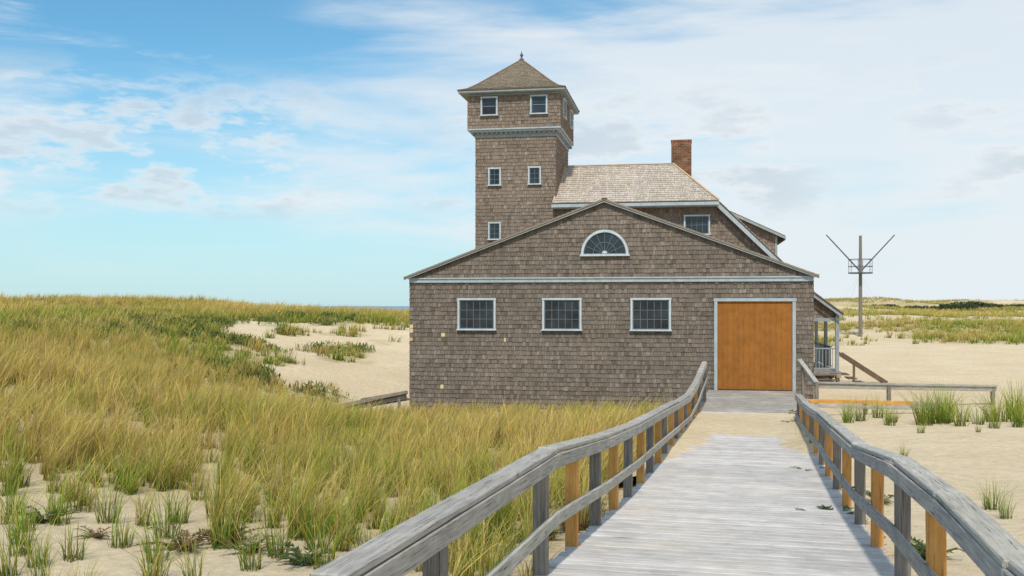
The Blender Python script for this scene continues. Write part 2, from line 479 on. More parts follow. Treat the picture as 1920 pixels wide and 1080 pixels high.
# ------------------------------------------------------------------ grass
def blades(name, cx, cy, nb, rad, h, wd, green, spread, wind=(0.18, 0.03)):
    n = len(cx) * nb
    i = np.repeat(np.arange(len(cx)), nb)
    r = rad[i] * np.sqrt(rng.random(n)); a = rng.random(n) * 2 * np.pi
    x = cx[i] + r * np.cos(a); y = cy[i] + r * np.sin(a)
    z = TZ(x, y) - 0.02
    hh = h[i] * rng.uniform(.35, 1.2, n); ww = wd[i] * rng.uniform(.5, 1.5, n)
    la = a + rng.normal(0, .7, n)
    lm = hh * np.abs(rng.normal(.05, spread * .62, n)).clip(.03, 1.1)
    cw = (fbm(cx, cy, 2.5, 303) * 1.6)[i]
    lx = np.cos(la) * lm + wind[0] * hh * rng.uniform(.0, 1.6, n) * cw * 1.6; ly = np.sin(la) * lm + wind[1] * hh * rng.uniform(0, 1, n)
    wa = rng.random(n) * np.pi; wx = np.cos(wa) * ww / 2; wy = np.sin(wa) * ww / 2
    T = [0, .4, .75, 1.0]
    V = np.empty((n, 7, 3)); C = np.empty((n, 7, 3))
    cg = rng.normal(0, .20, len(cx))[i]
    gm = np.clip(green[i] + cg + rng.normal(0, .28, n), 0, 1)
    straw = np.stack([rng.uniform(.62, .95, n), rng.uniform(.0, .0, n), rng.uniform(.12, .26, n)], -1)
    straw[:, 1] = straw[:, 0] * rng.uniform(.67, .77, n)
    grn = np.stack([rng.uniform(.18, .38, n), rng.uniform(.30, .48, n), rng.uniform(.02, .06, n)], -1)
    bv = rng.uniform(.62, 1.18, n)[:, None]
    k = 0
    for j, t in enumerate(T):
        px = x + lx * t ** 1.9; py = y + ly * t ** 1.9
        pz = z + hh * (t - .26 * t * t * (lm / hh + .35))
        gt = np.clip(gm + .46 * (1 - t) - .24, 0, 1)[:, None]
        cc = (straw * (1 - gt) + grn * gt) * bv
        cc = np.minimum(cc * (0.30, .74, 1.0, 1.05)[j], .95)  # shadow inside the tuft painted into the blade colour, darkest at the root
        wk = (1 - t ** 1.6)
        if j < 3:
            V[:, k] = np.stack([px - wx * wk, py - wy * wk, pz], -1); V[:, k+1] = np.stack([px + wx * wk, py + wy * wk, pz], -1)
            C[:, k] = cc; C[:, k+1] = cc; k += 2
        else:
            V[:, 6] = np.stack([px, py, pz], -1); C[:, 6] = cc
    pat = np.array([0, 1, 3, 2, 2, 3, 5, 4, 4, 5, 6])
    Ls = (np.arange(n)[:, None] * 7 + pat[None]).ravel()
    st = (np.arange(n)[:, None] * 11 + np.array([0, 4, 8])[None]).ravel()
    me = bpy.data.meshes.new(name)
    np_mesh(me, V.reshape(-1, 3), Ls, st, C.reshape(-1, 3))
    me.materials.append(M_blade)
    ob = bpy.data.objects.new(name, me); COL.objects.link(ob)
    return ob

def scatter(x0, x1, y0, y1, dens, wedge=None, thr=0.0):
    n = int((x1 - x0) * (y1 - y0) * dens)
    x = rng.uniform(x0, x1, n); y = rng.uniform(y0, y1, n)
    k = np.ones(n, bool)
    if wedge: k &= (x / np.maximum(y, .1) > wedge[0]) & (x / np.maximum(y, .1) < wedge[1])
    x, y = x[k], y[k]
    v = veg(x, y)
    k = rng.random(len(x)) < v + thr
    return x[k], y[k]

def greenness(x, y):
    gr = 0.24 + (fbm(x, y, 3.5, 81) - .5) * 1.6
    gr = gr + .30 * (1 - sstep(9, 15, y))
    hill = sstep(33, 38, y) * (1 - sstep(60, 68, y)) * (x > -26)
    gr = gr + hill * .42 * (fbm(x, y, 7, 181) > .38)
    gr = gr - .15 * sstep(66, 75, y) * (x < 0)
    gr = gr + .22 * (x > 10)
    return np.clip(gr, 0, 1)
def hscale(x, y):
    s = .62 + .85 * fbm(x, y, 2.4, 91, 3)
    near_wall = sstep(22, 28, y) * (x > -9) * (1 - sstep(34, 37, y))
    return s * (1 - .40 * near_wall) * (.85 + .15 * sstep(9, 13, y))

W_ = (-0.66, 0.5)
x, y = scatter(-12, 4, 6, 17, 9, W_, 0.05)
k = x < ax_x(y) - 1.45; x, y = x[k], y[k]
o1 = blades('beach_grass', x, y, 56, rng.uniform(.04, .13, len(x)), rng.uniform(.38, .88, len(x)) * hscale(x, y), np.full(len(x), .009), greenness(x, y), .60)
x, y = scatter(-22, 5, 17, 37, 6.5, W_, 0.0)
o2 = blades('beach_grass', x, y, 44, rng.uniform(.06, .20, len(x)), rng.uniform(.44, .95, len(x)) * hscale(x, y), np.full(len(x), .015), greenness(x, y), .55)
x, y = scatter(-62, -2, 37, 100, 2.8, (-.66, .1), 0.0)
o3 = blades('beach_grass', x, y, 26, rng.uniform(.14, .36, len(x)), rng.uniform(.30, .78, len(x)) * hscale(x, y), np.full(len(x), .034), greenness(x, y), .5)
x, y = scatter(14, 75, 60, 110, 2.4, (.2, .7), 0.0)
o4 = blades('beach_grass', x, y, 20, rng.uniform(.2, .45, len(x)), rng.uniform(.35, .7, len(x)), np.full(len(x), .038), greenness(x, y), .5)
n = 15000
x = rng.uniform(30, 170, n); y = rng.uniform(110, 240, n)
k = (x / y > .24) & (x / y < .66) & (fbm(x, y, 16, 171, 3) > .49); x, y = x[k], y[k]
o5 = blades('beach_grass', x, y, 12, rng.uniform(.4, 1.0, len(x)), rng.uniform(.35, .7, len(x)), np.full(len(x), .09), greenness(x, y) * .8, .5)
for o, l in ((o1, 'pale green and straw beach grass tufts on sand'), (o2, 'thick straw coloured dune grass beside shingled station'),
             (o3, 'green and straw dune grass covering hillside'), (o4, 'green dune grass on low sand berm'), (o5, 'golden green grass on rolling far dunes')):
    o['kind'] = 'stuff'; o['label'] = l

# leafy low plants
def leafy_mesh(name, nst, nleaf, R, H, lsz, cols):
    mb = MB()
    for s in range(nst):
        a = random.uniform(0, 2 * math.pi); ln = R * random.uniform(.5, 1.0)
        col0 = random.choice(cols)
        prev = Vector((0, 0, 0))
        hk = H * random.uniform(.4, 1.0)
        for j in range(1, nleaf + 1):
            t = j / nleaf
            p = Vector((math.cos(a) * ln * t, math.sin(a) * ln * t, hk * math.sin(min(t * 1.9, 2.4))))
            mb.beam(prev, p, .006, .006, col=(.12, .09, .04)); prev = p
            for sgn in (-1, 1):
                la = a + sgn * random.uniform(.5, 1.0)
                d = Vector((math.cos(la), math.sin(la), random.uniform(-.2, .5))).normalized()
                L = lsz * random.uniform(.7, 1.3) * (1 - .5 * t)
                sd = d.cross(Vector((0, 0, 1))).normalized() * L * .17
                k = random.uniform(.7, 1.35); c = tuple(q * k for q in col0)
                up = Vector((0, 0, L * .08))
                mb.add([p, p + d * L * .45 + sd - up, p + d * L, p + d * L * .45 - sd - up, p + d * L * .5], [(0, 1, 4), (1, 2, 4), (2, 3, 4), (3, 0, 4)], None, c)
    me_ob = mb.obj(name, M_leaf)
    me = me_ob.data; bpy.data.objects.remove(me_ob)
    return me
GR = [(.07, .13, .03), (.11, .17, .04), (.05, .10, .025)]
RD = [(.22, .10, .04), (.16, .08, .035), (.14, .13, .04), (.13, .12, .04)]
leafA = [leafy_mesh('leafy_plant', 12, 11, .40, .20, .11, GR) for _ in range(3)]
leafR = [leafy_mesh('withered_plant', 14, 10, .40, .17, .09, RD) for _ in range(2)]
plants = [(2.98,9.0,.9,0),(3.25,10.0,1.0,0),(3.5,8.3,.8,0),(4.3,11.6,.7,0),(0.75,10.9,.9,0),(0.15,9.4,1.0,0),(-.5,8.3,1.0,0),(.9,12.3,.9,0),
 (3.35,20.5,1.3,0),(3.75,22.3,1.4,0),(1.9,15.2,1.0,0),(2.6,17.6,1.1,0),(-.1,10.8,1.2,1),(-2.95,8.9,1.1,1),(-2.6,9.1,1.0,1),(-1.7,8.2,.9,0),
 (4.2,13.8,.8,0),(5.3,17.5,.8,0),(-4.7,10.0,.8,0),(-.8,9.2,1.0,1),(.6,10.0,.8,1),(1.3,13.4,.9,0),(7.0,23.9,1.2,0),(6.1,21.2,1.0,0),(-2.3,8.7,.7,0),(-3.9,9.3,.6,1),(-.3,8.9,.8,0)]
for (px, py, sc, kd) in plants:
    me = random.choice(leafR if kd else leafA)
    ob = bpy.data.objects.new('withered_plant' if kd else 'leafy_plant', me); COL.objects.link(ob)
    zz = tz1(px, py) - .01
    ob.location = (px, py, zz); ob.scale = (sc,) * 3; ob.rotation_euler = (0, 0, random.uniform(0, 6.28))
    ob['label'] = 'rust brown withered low plant on sand' if kd else 'low dark green leafy plant beside boardwalk'
    ob['category'] = 'plant'; ob['group'] = 'low plants on the sand'

def cover(name, x, y, n, rad, lsz, hgt, cols):
    N = len(x) * n
    i = np.repeat(np.arange(len(x)), n)
    a = rng.random(N) * 2 * np.pi; r = rad[i] * np.sqrt(rng.random(N))
    px = x[i] + r * np.cos(a); py = y[i] + r * np.sin(a)
    dome = np.sqrt(np.clip(1 - (r / rad[i]) ** 2, 0.02, 1)) * hgt[i]
    pz = TZ(px, py) + dome * rng.uniform(.1, 1.2, N)
    la = rng.random(N) * 2 * np.pi; el = rng.uniform(.1, 1.4, N); L = lsz * rng.uniform(.6, 1.7, N)
    d = np.stack([np.cos(la) * np.cos(el), np.sin(la) * np.cos(el), np.sin(el)], -1) * L[:, None]
    sd = np.stack([-np.sin(la), np.cos(la), np.zeros(N)], -1) * (L * .13)[:, None]
    P = np.stack([px, py, pz], -1)
    V = np.stack([P, P + d * .5 + sd, P + d, P + d * .5 - sd], 1)
    cc = np.array(cols)[rng.integers(0, len(cols), N)] * rng.uniform(.6, 1.4, N)[:, None]
    C = np.repeat(cc[:, None], 4, 1)
    me = bpy.data.meshes.new(name)
    np_mesh(me, V.reshape(-1, 3), np.arange(N * 4), np.arange(N) * 4, C.reshape(-1, 3))
    me.materials.append(M_leaf)
    ob = bpy.data.objects.new(name, me); COL.objects.link(ob); return ob
n = 1300
x = rng.uniform(-28, -6, n); y = rng.uniform(34, 64, n)
k = (fbm(x, y, 4, 91, 3) > .53) & (veg(x, y) > .3); x, y = x[k], y[k]
oc = cover('ground_cover', x, y, 150, rng.uniform(.3, 1.2, len(x)), .17, rng.uniform(.08, .3, len(x)), [(.08, .13, .025), (.12, .17, .035), (.20, .24, .06), (.28, .27, .09)])
oc['kind'] = 'stuff'; oc['label'] = 'dark green leafy ground cover on dune slope'

tuft_me = []
saveTZ = TZ
for s in range(6):
    TZ = lambda a, b: np.zeros(np.shape(a))
    ob = blades('grass_tuft', np.array([0.0]), np.array([0.0]), 55, np.array([.14]), np.array([.85]), np.array([.012]), np.array([.78]), .66, wind=(.12, .0))
    TZ = saveTZ
    tuft_me.append(ob.data); bpy.data.objects.remove(ob)
tufts = [(7.76,23,.9),(7.95,23.6,.7),(8.5,22.4,.9),(8.75,22.9,.8),(9.3,22.4,1.3),(9.55,23,1.1),(9.75,22.6,1.4),(10.3,24,1.0),(9.9,22,1.0),(10.1,23.2,1.2),(10.4,21.5,.8),(11.8,24,1.1),(12.6,25,1.4),(12.1,23,1.4),
 (12.3,24.2,1.3),(11.4,23.6,1.0),(5.3,11,.55),(5.35,18.5,.5),(11.2,22,.9),(10.9,25,1.2),(9.0,24.5,1.0),(-4.4,8.9,.6),(-3.7,8.4,.6),(-2.1,8.0,.6),(-1.2,8.4,.75),(-2.8,7.8,.6),(-.9,7.9,.6),(-4.9,12.4,.8),
 (-6.8,13.6,.8),(6.3,16,.4),(8.3,20.2,.5),(13.2,26,1.3),(11.5,21,.7),(10.0,19.2,.35),(9.6,20.5,.35),(-3.3,9.5,.75),(-1.75,8.9,.75),(-.35,8.7,.7),(12.9,22.2,1.2),(8.2,23.4,.9),
 (-4.0,7.9,.55),(-3.1,7.2,.5),(13.6,25,1.3),(13.0,24,1.3),(9.45,22.8,1.2),(9.9,22.9,1.2),(10.6,22.6,.9),(-3.9,8.2,.6),(-4.2,8.5,.7),(-2.4,7.5,.5),
 (-5.2,10.4,.7),(-5.9,11.8,.8),(-4.5,9.9,.7),(-3.5,10.4,.8),(-2.6,8.9,.6),(-5.0,11.4,.7),(-6.3,12.6,.7),(5.15,10.4,.45),(12.5,23.5,1.4),(11.6,22.6,1.1),(12.0,24.8,1.3),(10.7,23.6,1.0),
 (-3.0,8.4,.6),(-3.5,8.9,.65),(-4.6,9.4,.65),(-1.5,8.0,.6),(-2.0,8.5,.7),(-5.3,9.9,.6),(-4.1,10.1,.8),(-3.6,7.6,.5)]
for (px, py, sc) in tufts:
    ob = bpy.data.objects.new('grass_tuft', random.choice(tuft_me)); COL.objects.link(ob)
    ob.location = (px, py, tz1(px, py)); ob.scale = (sc, sc, sc * random.uniform(.8, 1.15)); ob.rotation_euler = (0, 0, random.uniform(0, 6.28))
    ob['label'] = 'single tuft of green beach grass on bare sand'; ob['category'] = 'grass tuft'; ob['group'] = 'grass tufts on the sand'

# ------------------------------------------------------------------ boardwalk
mb = MB()
D = -2.5
lat = Vector((0.9713, -0.238, 0))
while D < 24.45:
    wv = 0.138
    t = D + wv / 2
    c = Vector((ax_x(t), t, float(deck_z(t)) - .02))
    e0 = 1.17 + random.uniform(-.015, .03); e1 = 1.17 + random.uniform(-.015, .03)
    jz = random.uniform(-.004, .004)
    k = random.uniform(.86, 1.08)
    slope = (float(deck_z(t + .1)) - float(deck_z(t - .1))) / .2
    up = Vector((0, -slope, 1)).normalized()
    mb.beam(c - lat * e0 + Vector((0, 0, jz)), c + lat * e1 + Vector((0, 0, jz + random.uniform(-.004, .004))), wv * .971, .038, up=up, col=(k, k * .99, k * .985))
    D += wv + random.uniform(.014, .026)
o = mb.obj('boardwalk_path', M_deck, bevel=.006); o['kind'] = 'structure'
mb = MB()
for s in (-1.0, 0, 1.0):
    for a, b in zip(DZ_D[:-2], DZ_D[1:-1]):
        mb.beam(Vector((ax_x(a), a, float(deck_z(a)) - .115)) + lat * s, Vector((ax_x(b), b, float(deck_z(b)) - .115)) + lat * s, .05, .15)
o = mb.obj('boardwalk_joists_path', M_post); o['kind'] = 'structure'

mb = MB()
U_ = Vector((math.cos(TH), -math.sin(TH), 0)); V_ = Vector((math.sin(TH), math.cos(TH), 0))
def W(u, v, z=0): return LC + U_ * u + V_ * v + Vector((0, 0, z))
v = -6.3
while v < -0.16:
    yy = W(11, v).y; xx = ax_x(yy) + (yy - 24.5) * .02
    l = Vector((xx - 1.32, yy, -.02)); r = Vector((xx + 1.28, yy, -.02))
    l = l + U_ * random.uniform(-.02, .02)
    l.y += .2; r.y -= .2
    mb.beam(l, r, .136, .038)
    v += .155
o = mb.obj('platform_path', M_plat, bevel=.004); o['kind'] = 'structure'

n1, n2 = 160, 80
Ds = np.linspace(13.0, 25.4, n1); Lt = np.linspace(-2.1, 2.1, n2)
dd, ll = np.meshgrid(Ds, Lt, indexing='ij')
X = ax_x(dd) + ll * .971; Y = dd - ll * .238
nz = fbm(X, Y, 1.4, 7, 5); nz2 = fbm(X, Y, .4, 17, 3)
shift = sstep(.45, 1.15, np.abs(ll)) * 2.8
prof = sstep(15.4, 19.6, dd + shift + (nz - .5) * 3.6) * (1 - sstep(23.4, 25.3, Y + 1.4 * (nz - .5)))
h = -.050 + prof * .085 + (nz - .5) * .05 + (nz2 - .5) * .03
Z = deck_z(dd) + h
out = sstep(1.2, 2.0, np.abs(ll))
Z = Z * (1 - out) + (saveTZ(X.ravel(), Y.ravel()).reshape(X.shape) - .05) * out
idx = np.arange(n1 * n2).reshape(n1, n2)
F = np.stack([idx[:-1, :-1], idx[1:, :-1], idx[1:, 1:], idx[:-1, 1:]], -1).reshape(-1, 4)
me = bpy.data.meshes.new('sand_drift')
np_mesh(me, np.stack([X, Y, Z], -1).reshape(-1, 3), F.ravel(), np.arange(len(F)) * 4, np.zeros((n1 * n2, 3)), 'Veg')
me.polygons.foreach_set('use_smooth', np.ones(len(F), bool)); me.materials.append(M_sand)
o = bpy.data.objects.new('sand_drift_ground', me); COL.objects.link(o); o['kind'] = 'structure'

# ------------------------------------------------------------------ railings
def rail_x(side, D): return ax_x(D) + side * 1.19
def railing(side, prof, gposts, oposts, label):
    PD = [p[0] for p in prof]; PZ = [p[1] for p in prof]
    rz = lambda D: float(np.interp(D, PD, PZ))
    e = thing('boardwalk_railing', label, 'railing', (rail_x(side, 8), 8, float(deck_z(8))))
    e['group'] = 'railings along the boardwalk'
    off = -Vector(e.location)
    P = lambda D, z, s=0: Vector((rail_x(side, D) + s * .971, D - s * .238, z)) + off
    mb = MB()
    for a, b in zip(prof[:-1], prof[1:]):
        j0 = random.uniform(-.008, .008); j1 = random.uniform(-.008, .008)
        mb.beam(P(a[0] + .009, a[1] + j0 - .02, random.uniform(-.012, .012)), P(b[0] - .009, b[1] + j1 - .02, random.uniform(-.012, .012)), .135, .034, jit=.13)
    mb.obj('handrail', M_grey, e, bevel=.006)
    mb = MB()
    for a, b in zip(prof[:-1], prof[1:]):
        mb.beam(P(a[0] + .006, a[1] - .087, -side * .062), P(b[0] - .006, b[1] - .087, -side * .062), .034, .095)
    mb.obj('side_rail', M_grey, e, bevel=.005)
    mb = MB()
    for a, b in zip(prof[:-1], prof[1:]):
        mb.beam(P(a[0] + .005, a[1] - .48, -side * .062), P(b[0] - .005, b[1] - .48, -side * .062), .034, .09)
    mb.obj('lower_rail', M_grey, e, bevel=.005)
    for lst, mat, w in ((gposts, M_post, .092), (oposts, M_orange, .09)):
        for D in lst:
            mb = MB()
            tx = random.uniform(-.012, .012)
            mb.beam(P(D, float(deck_z(D)) - .35), P(D + random.uniform(-.02, .02), rz(D) - .038, tx), w, w, up=(.238, .9713, 0), jit=.15)
            mb.obj('post', mat, e, bevel=.005)
    return e
profL = [(1.2,1.84),(3.28,1.745),(6.8,1.66),(9.2,1.45),(11.6,1.28),(13.3,1.19),(15.3,1.08),(17.7,.94),(20.6,.79),(23.2,.83),(25.2,.95),(27.6,1.08)]
railing(-1, profL, [2.2,4.37,6.56,8.8,11,13.3,15.5,17.7,20,22.2,24.5,27.4], [7.68,9.93,12.2,14.4,16.6,18.8,21.1,23.3],
        'wavy weathered grey handrail on alternating grey and orange posts')
profR = [(1.0,1.88),(3.53,1.73),(4.9,1.715),(6.6,1.62),(9.2,1.36),(11.8,1.21),(14.5,1.09),(17,.91),(19.6,.75),(22.4,.65)]
railing(1, profR, [1.6,3.9,6.5,9.16,11.8,14.4,17,19.6,22.2], [5.25,7.9,10.5,13.1,15.7,18.3,20.9],
        'weathered grey handrail with orange posts ending before the platform')

e = thing('ramp_railing', 'low weathered wooden rail beside sandy ramp at platform', 'railing', (9, 30, -.2))
off = -Vector(e.location)
mb = MB()
P3 = [Vector(p) + off for p in ((8.55, 29.6, 1.02), (8.75, 28.6, .42), (11.6, 28.9, .34), (14.3, 29.4, .26))]
for a, b in zip(P3[:-1], P3[1:]):
    mb.beam(a, b, .14, .05); mb.beam(a - Vector((0, 0, .10)), b - Vector((0, 0, .10)), .04, .13)
mb.obj('rail', M_grey, e, bevel=.005)
for (px, py, zt) in ((8.6, 29.4, .9), (8.75, 28.6, .38), (10.9, 28.8, .3), (14.2, 29.4, .22)):
    mb = MB(); mb.beam(Vector((px, py, -.6)) + off, Vector((px, py, zt)) + off, .1, .1)
    mb.obj('post', M_post, e, bevel=.005)
o = thing('ramp_kerb', 'fresh orange timber beam edging the sandy ramp', 'timber beam', (9, 26, -.1))
mb = MB()
mb.beam((-1.4, .25, .22), (1.5, .12, .17), .09, .10)
mb.obj('beam', M_orange, o, bevel=.005)
mb = MB()
mb.beam((1.5, .12, .17), (2.4, .1, .13), .09, .10); mb.beam((-1.35, .20, .10), (2.3, .08, .04), .06, .10)
mb.obj('beam', M_grey, o, bevel=.005)
for xx in (-1.2, .3, 1.8):
    mb = MB(); mb.beam((xx, .2, -.5), (xx, .2, .20 - xx * .02), .09, .09); mb.obj('post', M_post, o, bevel=.004)
e = thing('wooden_ramp', 'dark weathered boards sloping up beside station wall', 'wooden ramp', (-5, 32.5, -.95))
mb = MB()
mb.beam((-.9, -1.3, .34), (1.60, -.45, .80), .06, .10, col=(1.3, 1.25, 1.2)); mb.beam((-.9, -1.25, .20), (1.60, -.42, .68), .05, .13, col=(.5, .5, .5))
mb.beam((-.6, -.6, .22), (1.58, .1, .55), .9, .04, col=(.6, .6, .6)); mb.beam((.1, -.2, .5), (1.55, .35, .72), .05, .12, col=(.6, .6, .6))
mb.obj('board', M_post, e, bevel=.005)
for xx in (-.7, .5, 1.4):
    mb = MB(); mb.beam((xx, -1.18 + xx * .32, -.5), (xx, -1.18 + xx * .32, .38 + xx * .17), .09, .09); mb.obj('post', M_post, e)

# ------------------------------------------------------------------ the station
S = thing('lifesaving_station', 'grey-brown shingled lifesaving station with lookout tower and orange boat door', 'building', LC, -TH)

def wall_col(k=1.0, warm=1.0):
    def f(rowk):
        r = random.random()
        if r < .76: c = (.208, .170, .140)
        elif r < .89: c = (.255, .215, .182)
        else: c = (.158, .127, .104)
        j = random.uniform(.86, 1.14) * rowk * k
        return (c[0] * j * warm, c[1] * j * random.uniform(.98, 1.02), c[2] * j * random.uniform(.97, 1.03) / warm)
    return f
def roof_col(base, v=.14):
    def f(rowk):
        j = random.uniform(1 - v, 1 + v) * rowk
        return (base[0] * j, base[1] * j * random.uniform(.97, 1.02), base[2] * j * random.uniform(.95, 1.04))
    return f
ROW = .142
fresh = (.72, .55, .33)
WM = (.055, .14)
mb = MB()
zb = -1.1
mb.slab((0, 0, zb), (12.87, 0, zb), (12.87, 0, 3.55), (0, 0, 3.55), .12)
mb.shingles((0, 0, zb), (12.87, 0, zb), (12.87, 0, 3.45), (0, 0, 3.45), ROW, *WM, .025, wall_col(),
            special=[(1.09, 1.63 - zb, fresh), (3.17, 1.46 - zb, fresh), (1.12, -.02 - zb, fresh), (.08, 1.76 - zb, fresh), (.08, 1.55 - zb, (.6, .42, .2)), (.06, 1.9 - zb, fresh)])
mb.slab((12.87, 0.12, zb), (12.87, 7, zb), (12.87, 7, 3.5), (12.87, 0.12, 3.5), .12)
mb.shingles((12.87, 0, zb), (12.87, 7, zb), (12.87, 7, 3.5), (12.87, 0, 3.5), ROW, *WM, .020, wall_col())
mb.slab((0, 7, zb), (0, 0.12, zb), (0, 0.12, 3.5), (0, 7, 3.5), .12)
mb.shingles((0, 7, zb), (0, 0, zb), (0, 0, 3.5), (0, 7, 3.5), ROW, *WM, .020, wall_col())
mb.obj('wall', M_wall, S)
mb = MB()
gv = -.07
mb.slab((-.02, gv, 3.53), (12.89, gv, 3.53), (6.43, gv, 5.94), (6.43, gv, 5.94), .1)
mb.shingles((-.02, gv, 3.53), (12.89, gv, 3.53), (6.435, gv, 5.93), (6.435, gv, 5.93), ROW, *WM, .025, wall_col(1.02))
mb.obj('gable_wall', M_wall, S)
mb = MB()
mb.box(.0, 12.87, -.075, -.025, 3.38, 3.50); mb.box(-.03, 12.9, -.11, -.035, 3.497, 3.540)
mb.obj('frieze_band', M_trim, S, bevel=.004)
mb = MB()
RL = (-.15, 3.56); RR = (13.02, 3.56); RP = (6.435, 6.02)
v0, v1 = -.24, 7.0
rcb = roof_col((.34, .26, .19))
A, B, C, D_ = (RL[0], v1, RL[1]), (RL[0], v0, RL[1]), (RP[0], v0, RP[1]), (RP[0], v1, RP[1])
mb.slab(A, B, C, D_, .04, (.3, .24, .19)); mb.shingles(A, B, C, D_, .16, .1, .2, .016, rcb)
A, B, C, D_ = (RR[0], v0, RR[1]), (RR[0], v1, RR[1]), (RP[0], v1, RP[1]), (RP[0], v0, RP[1])
mb.slab(A, B, C, D_, .04, (.3, .24, .19)); mb.shingles(A, B, C, D_, .16, .1, .2, .016, rcb)
rf = mb.obj('roof', M_roofsh, S)
mb = MB()
for sx, ex in ((-.15, 6.435), (13.02, 6.435)):
    mb.beam((sx, -.20, 3.49), (ex, -.20, 5.945), .03, .055)
mb.obj('rake_board', M_tower_trim, S)
mb = MB()
mb.beam((6.435, -.26, 6.035), (6.435, 7, 6.035), .16, .03); mb.obj('ridge_board', M_brown, S)

def window(u, v, z0, z1, w, face='front', nxp=4, nyp=3, fw=.075, double=False):
    f = (lambda a, o, z: (u + a, v - o, z)) if face == 'front' else (lambda a, o, z: (u + o, v + a, z))
    def bx(m, a0, a1, o0, o1, zz0, zz1):
        p = f(a0, o0, zz0); q = f(a1, o1, zz1)
        m.box(min(p[0], q[0]), max(p[0], q[0]), min(p[1], q[1]), max(p[1], q[1]), zz0, zz1, jit=.02)
    m = MB(); h = w / 2
    bx(m, -h, -h + fw, 0.0, .085, z0 + fw * .8, z1 - fw); bx(m, h - fw, h, 0.0, .085, z0 + fw * .8, z1 - fw)
    bx(m, -h - .012, h + .012, 0.0, .092, z1 - fw, z1); bx(m, -h - .03, h + .03, 0.0, .115, z0, z0 + fw * .8)
    fr = m.obj('window', M_white, S, bevel=.004)
    i0, i1, j0, j1 = -h + fw, h - fw, z0 + fw * .8, z1 - fw
    m = MB(); sw = .03
    bx(m, i0, i0 + sw, .03, .058, j0, j1); bx(m, i1 - sw, i1, .03, .058, j0, j1)
    bx(m, i0 + sw, i1 - sw, .03, .058, j0, j0 + sw); bx(m, i0 + sw, i1 - sw, .03, .058, j1 - sw, j1)
    if double: bx(m, i0 + sw, i1 - sw, .032, .062, (j0 + j1) / 2 - .015, (j0 + j1) / 2 + .015)
    for k in range(1, nxp):
        a = i0 + sw + (i1 - i0 - 2 * sw) * k / nxp; bx(m, a - .007, a + .007, .034, .050, j0 + sw, j1 - sw)
    for k in range(1, nyp):
        zz = j0 + sw + (j1 - j0 - 2 * sw) * k / nyp
        bx(m, i0 + sw, i1 - sw, .034, .0485, zz - .007, zz + .007)
    m.obj('window_sash', M_sash, fr)
    m = MB(); bx(m, i0, i1, .026, .036, j0, j1); m.obj('window_glass', M_glass, fr)
for uu in (2.27, 5.07, 7.90): window(uu, -.008, 1.82, 2.87, 1.27, nxp=5, nyp=3, fw=.062)
for uu, a, b in ((1.506, 7.38, 8.10), (3.11, 7.39, 8.11), (1.506, 5.23, 5.94)): window(uu, 7.0, a, b, .51, nxp=2, nyp=3, fw=.052)
for uu in (1.334, 3.315): window(uu, 6.76, 10.12, 10.88, .68, nxp=1, nyp=1, fw=.052, double=True)
for vv in (7.75, 10.1): window(4.15, vv, 10.12, 10.88, .68, 'right', nxp=1, nyp=1, fw=.052, double=True)
window(9.40, 7.0, 5.33, 6.11, .99, nxp=4, nyp=2, fw=.055)

def arc(m, cx, v_out0, v_out1, cz, r0, r1, a0=0, a1=math.pi, n=28, ky=1.0):
    for i in range(n):
        t0 = a0 + (a1 - a0) * i / n; t1 = a0 + (a1 - a0) * (i + 1) / n
        p = []
        for vv in (v_out0, v_out1):
            for (r, t) in ((r0, t0), (r1, t0), (r1, t1), (r0, t1)):
                p.append((cx + r * math.cos(t), vv, cz + r * math.sin(t) * ky))
        m.add(p, [(0, 1, 2, 3), (7, 6, 5, 4), (0, 4, 5, 1), (1, 5, 6, 2), (2, 6, 7, 3), (3, 7, 4, 0)])
fc = 6.45; fz = 4.27
g2 = gv - .008
m = MB(); arc(m, fc, g2, g2 - .085, fz, .675, .755, ky=1.03); m.box(fc - .79, fc + .79, g2 - .11, g2, fz - .065, fz - .001)
fan = m.obj('fanlight_window', M_white, S)
m = MB(); arc(m, fc, g2 - .03, g2 - .055, fz, .36, .374, ky=1.03)
for k in range(1, 8):
    t = math.pi * k / 8
    m.beam((fc + .1 * math.cos(t), g2 - .045, fz + .1 * math.sin(t)), (fc + .665 * math.cos(t), g2 - .045, fz + .68 * math.sin(t)), .013, .018, up=(0, 1, 0))
arc(m, fc, g2 - .03, g2 - .06, fz, .657, .677, ky=1.03); m.box(fc - .655, fc + .655, g2 - .06, g2 - .03, fz, fz + .022)
m.obj('window_sash', M_sash, fan)
m = MB(); arc(m, fc, g2 - .05, g2 - .065, fz + .023, 0, .085, n=10); m.obj('fan_hub', M_white, fan)
m = MB(); arc(m, fc, g2 - .026, g2 - .036, fz, 0, .68, ky=1.03); m.obj('window_glass', M_glass, fan)

dc = 11.10; dw = 2.27; dz0 = 0.015; dz1 = 2.76
m = MB(); n = 14
for i in range(n):
    a = dc - dw / 2 + dw * i / n; k = random.uniform(.95, 1.05)
    m.beam((a + dw / n / 2, -.053, dz0), (a + dw / n / 2, -.053, dz1), dw / n - .004, .03, up=(0, 1, 0), col=(k, k * .98, k * .95))
m.box(dc - dw / 2, dc + dw / 2, -.042, -.032, dz0, dz1, col=(.3, .25, .25))
door = m.obj('door', M_door, S)
m = MB()
m.box(dc - dw / 2 - .10, dc - dw / 2, -.12, 0, -.05, dz1); m.box(dc + dw / 2, dc + dw / 2 + .10, -.12, 0, -.05, dz1)
m.box(dc - dw / 2 - .12, dc + dw / 2 + .12, -.13, 0, dz1, dz1 + .10)
m.obj('door_frame', M_trim, door, bevel=.004)

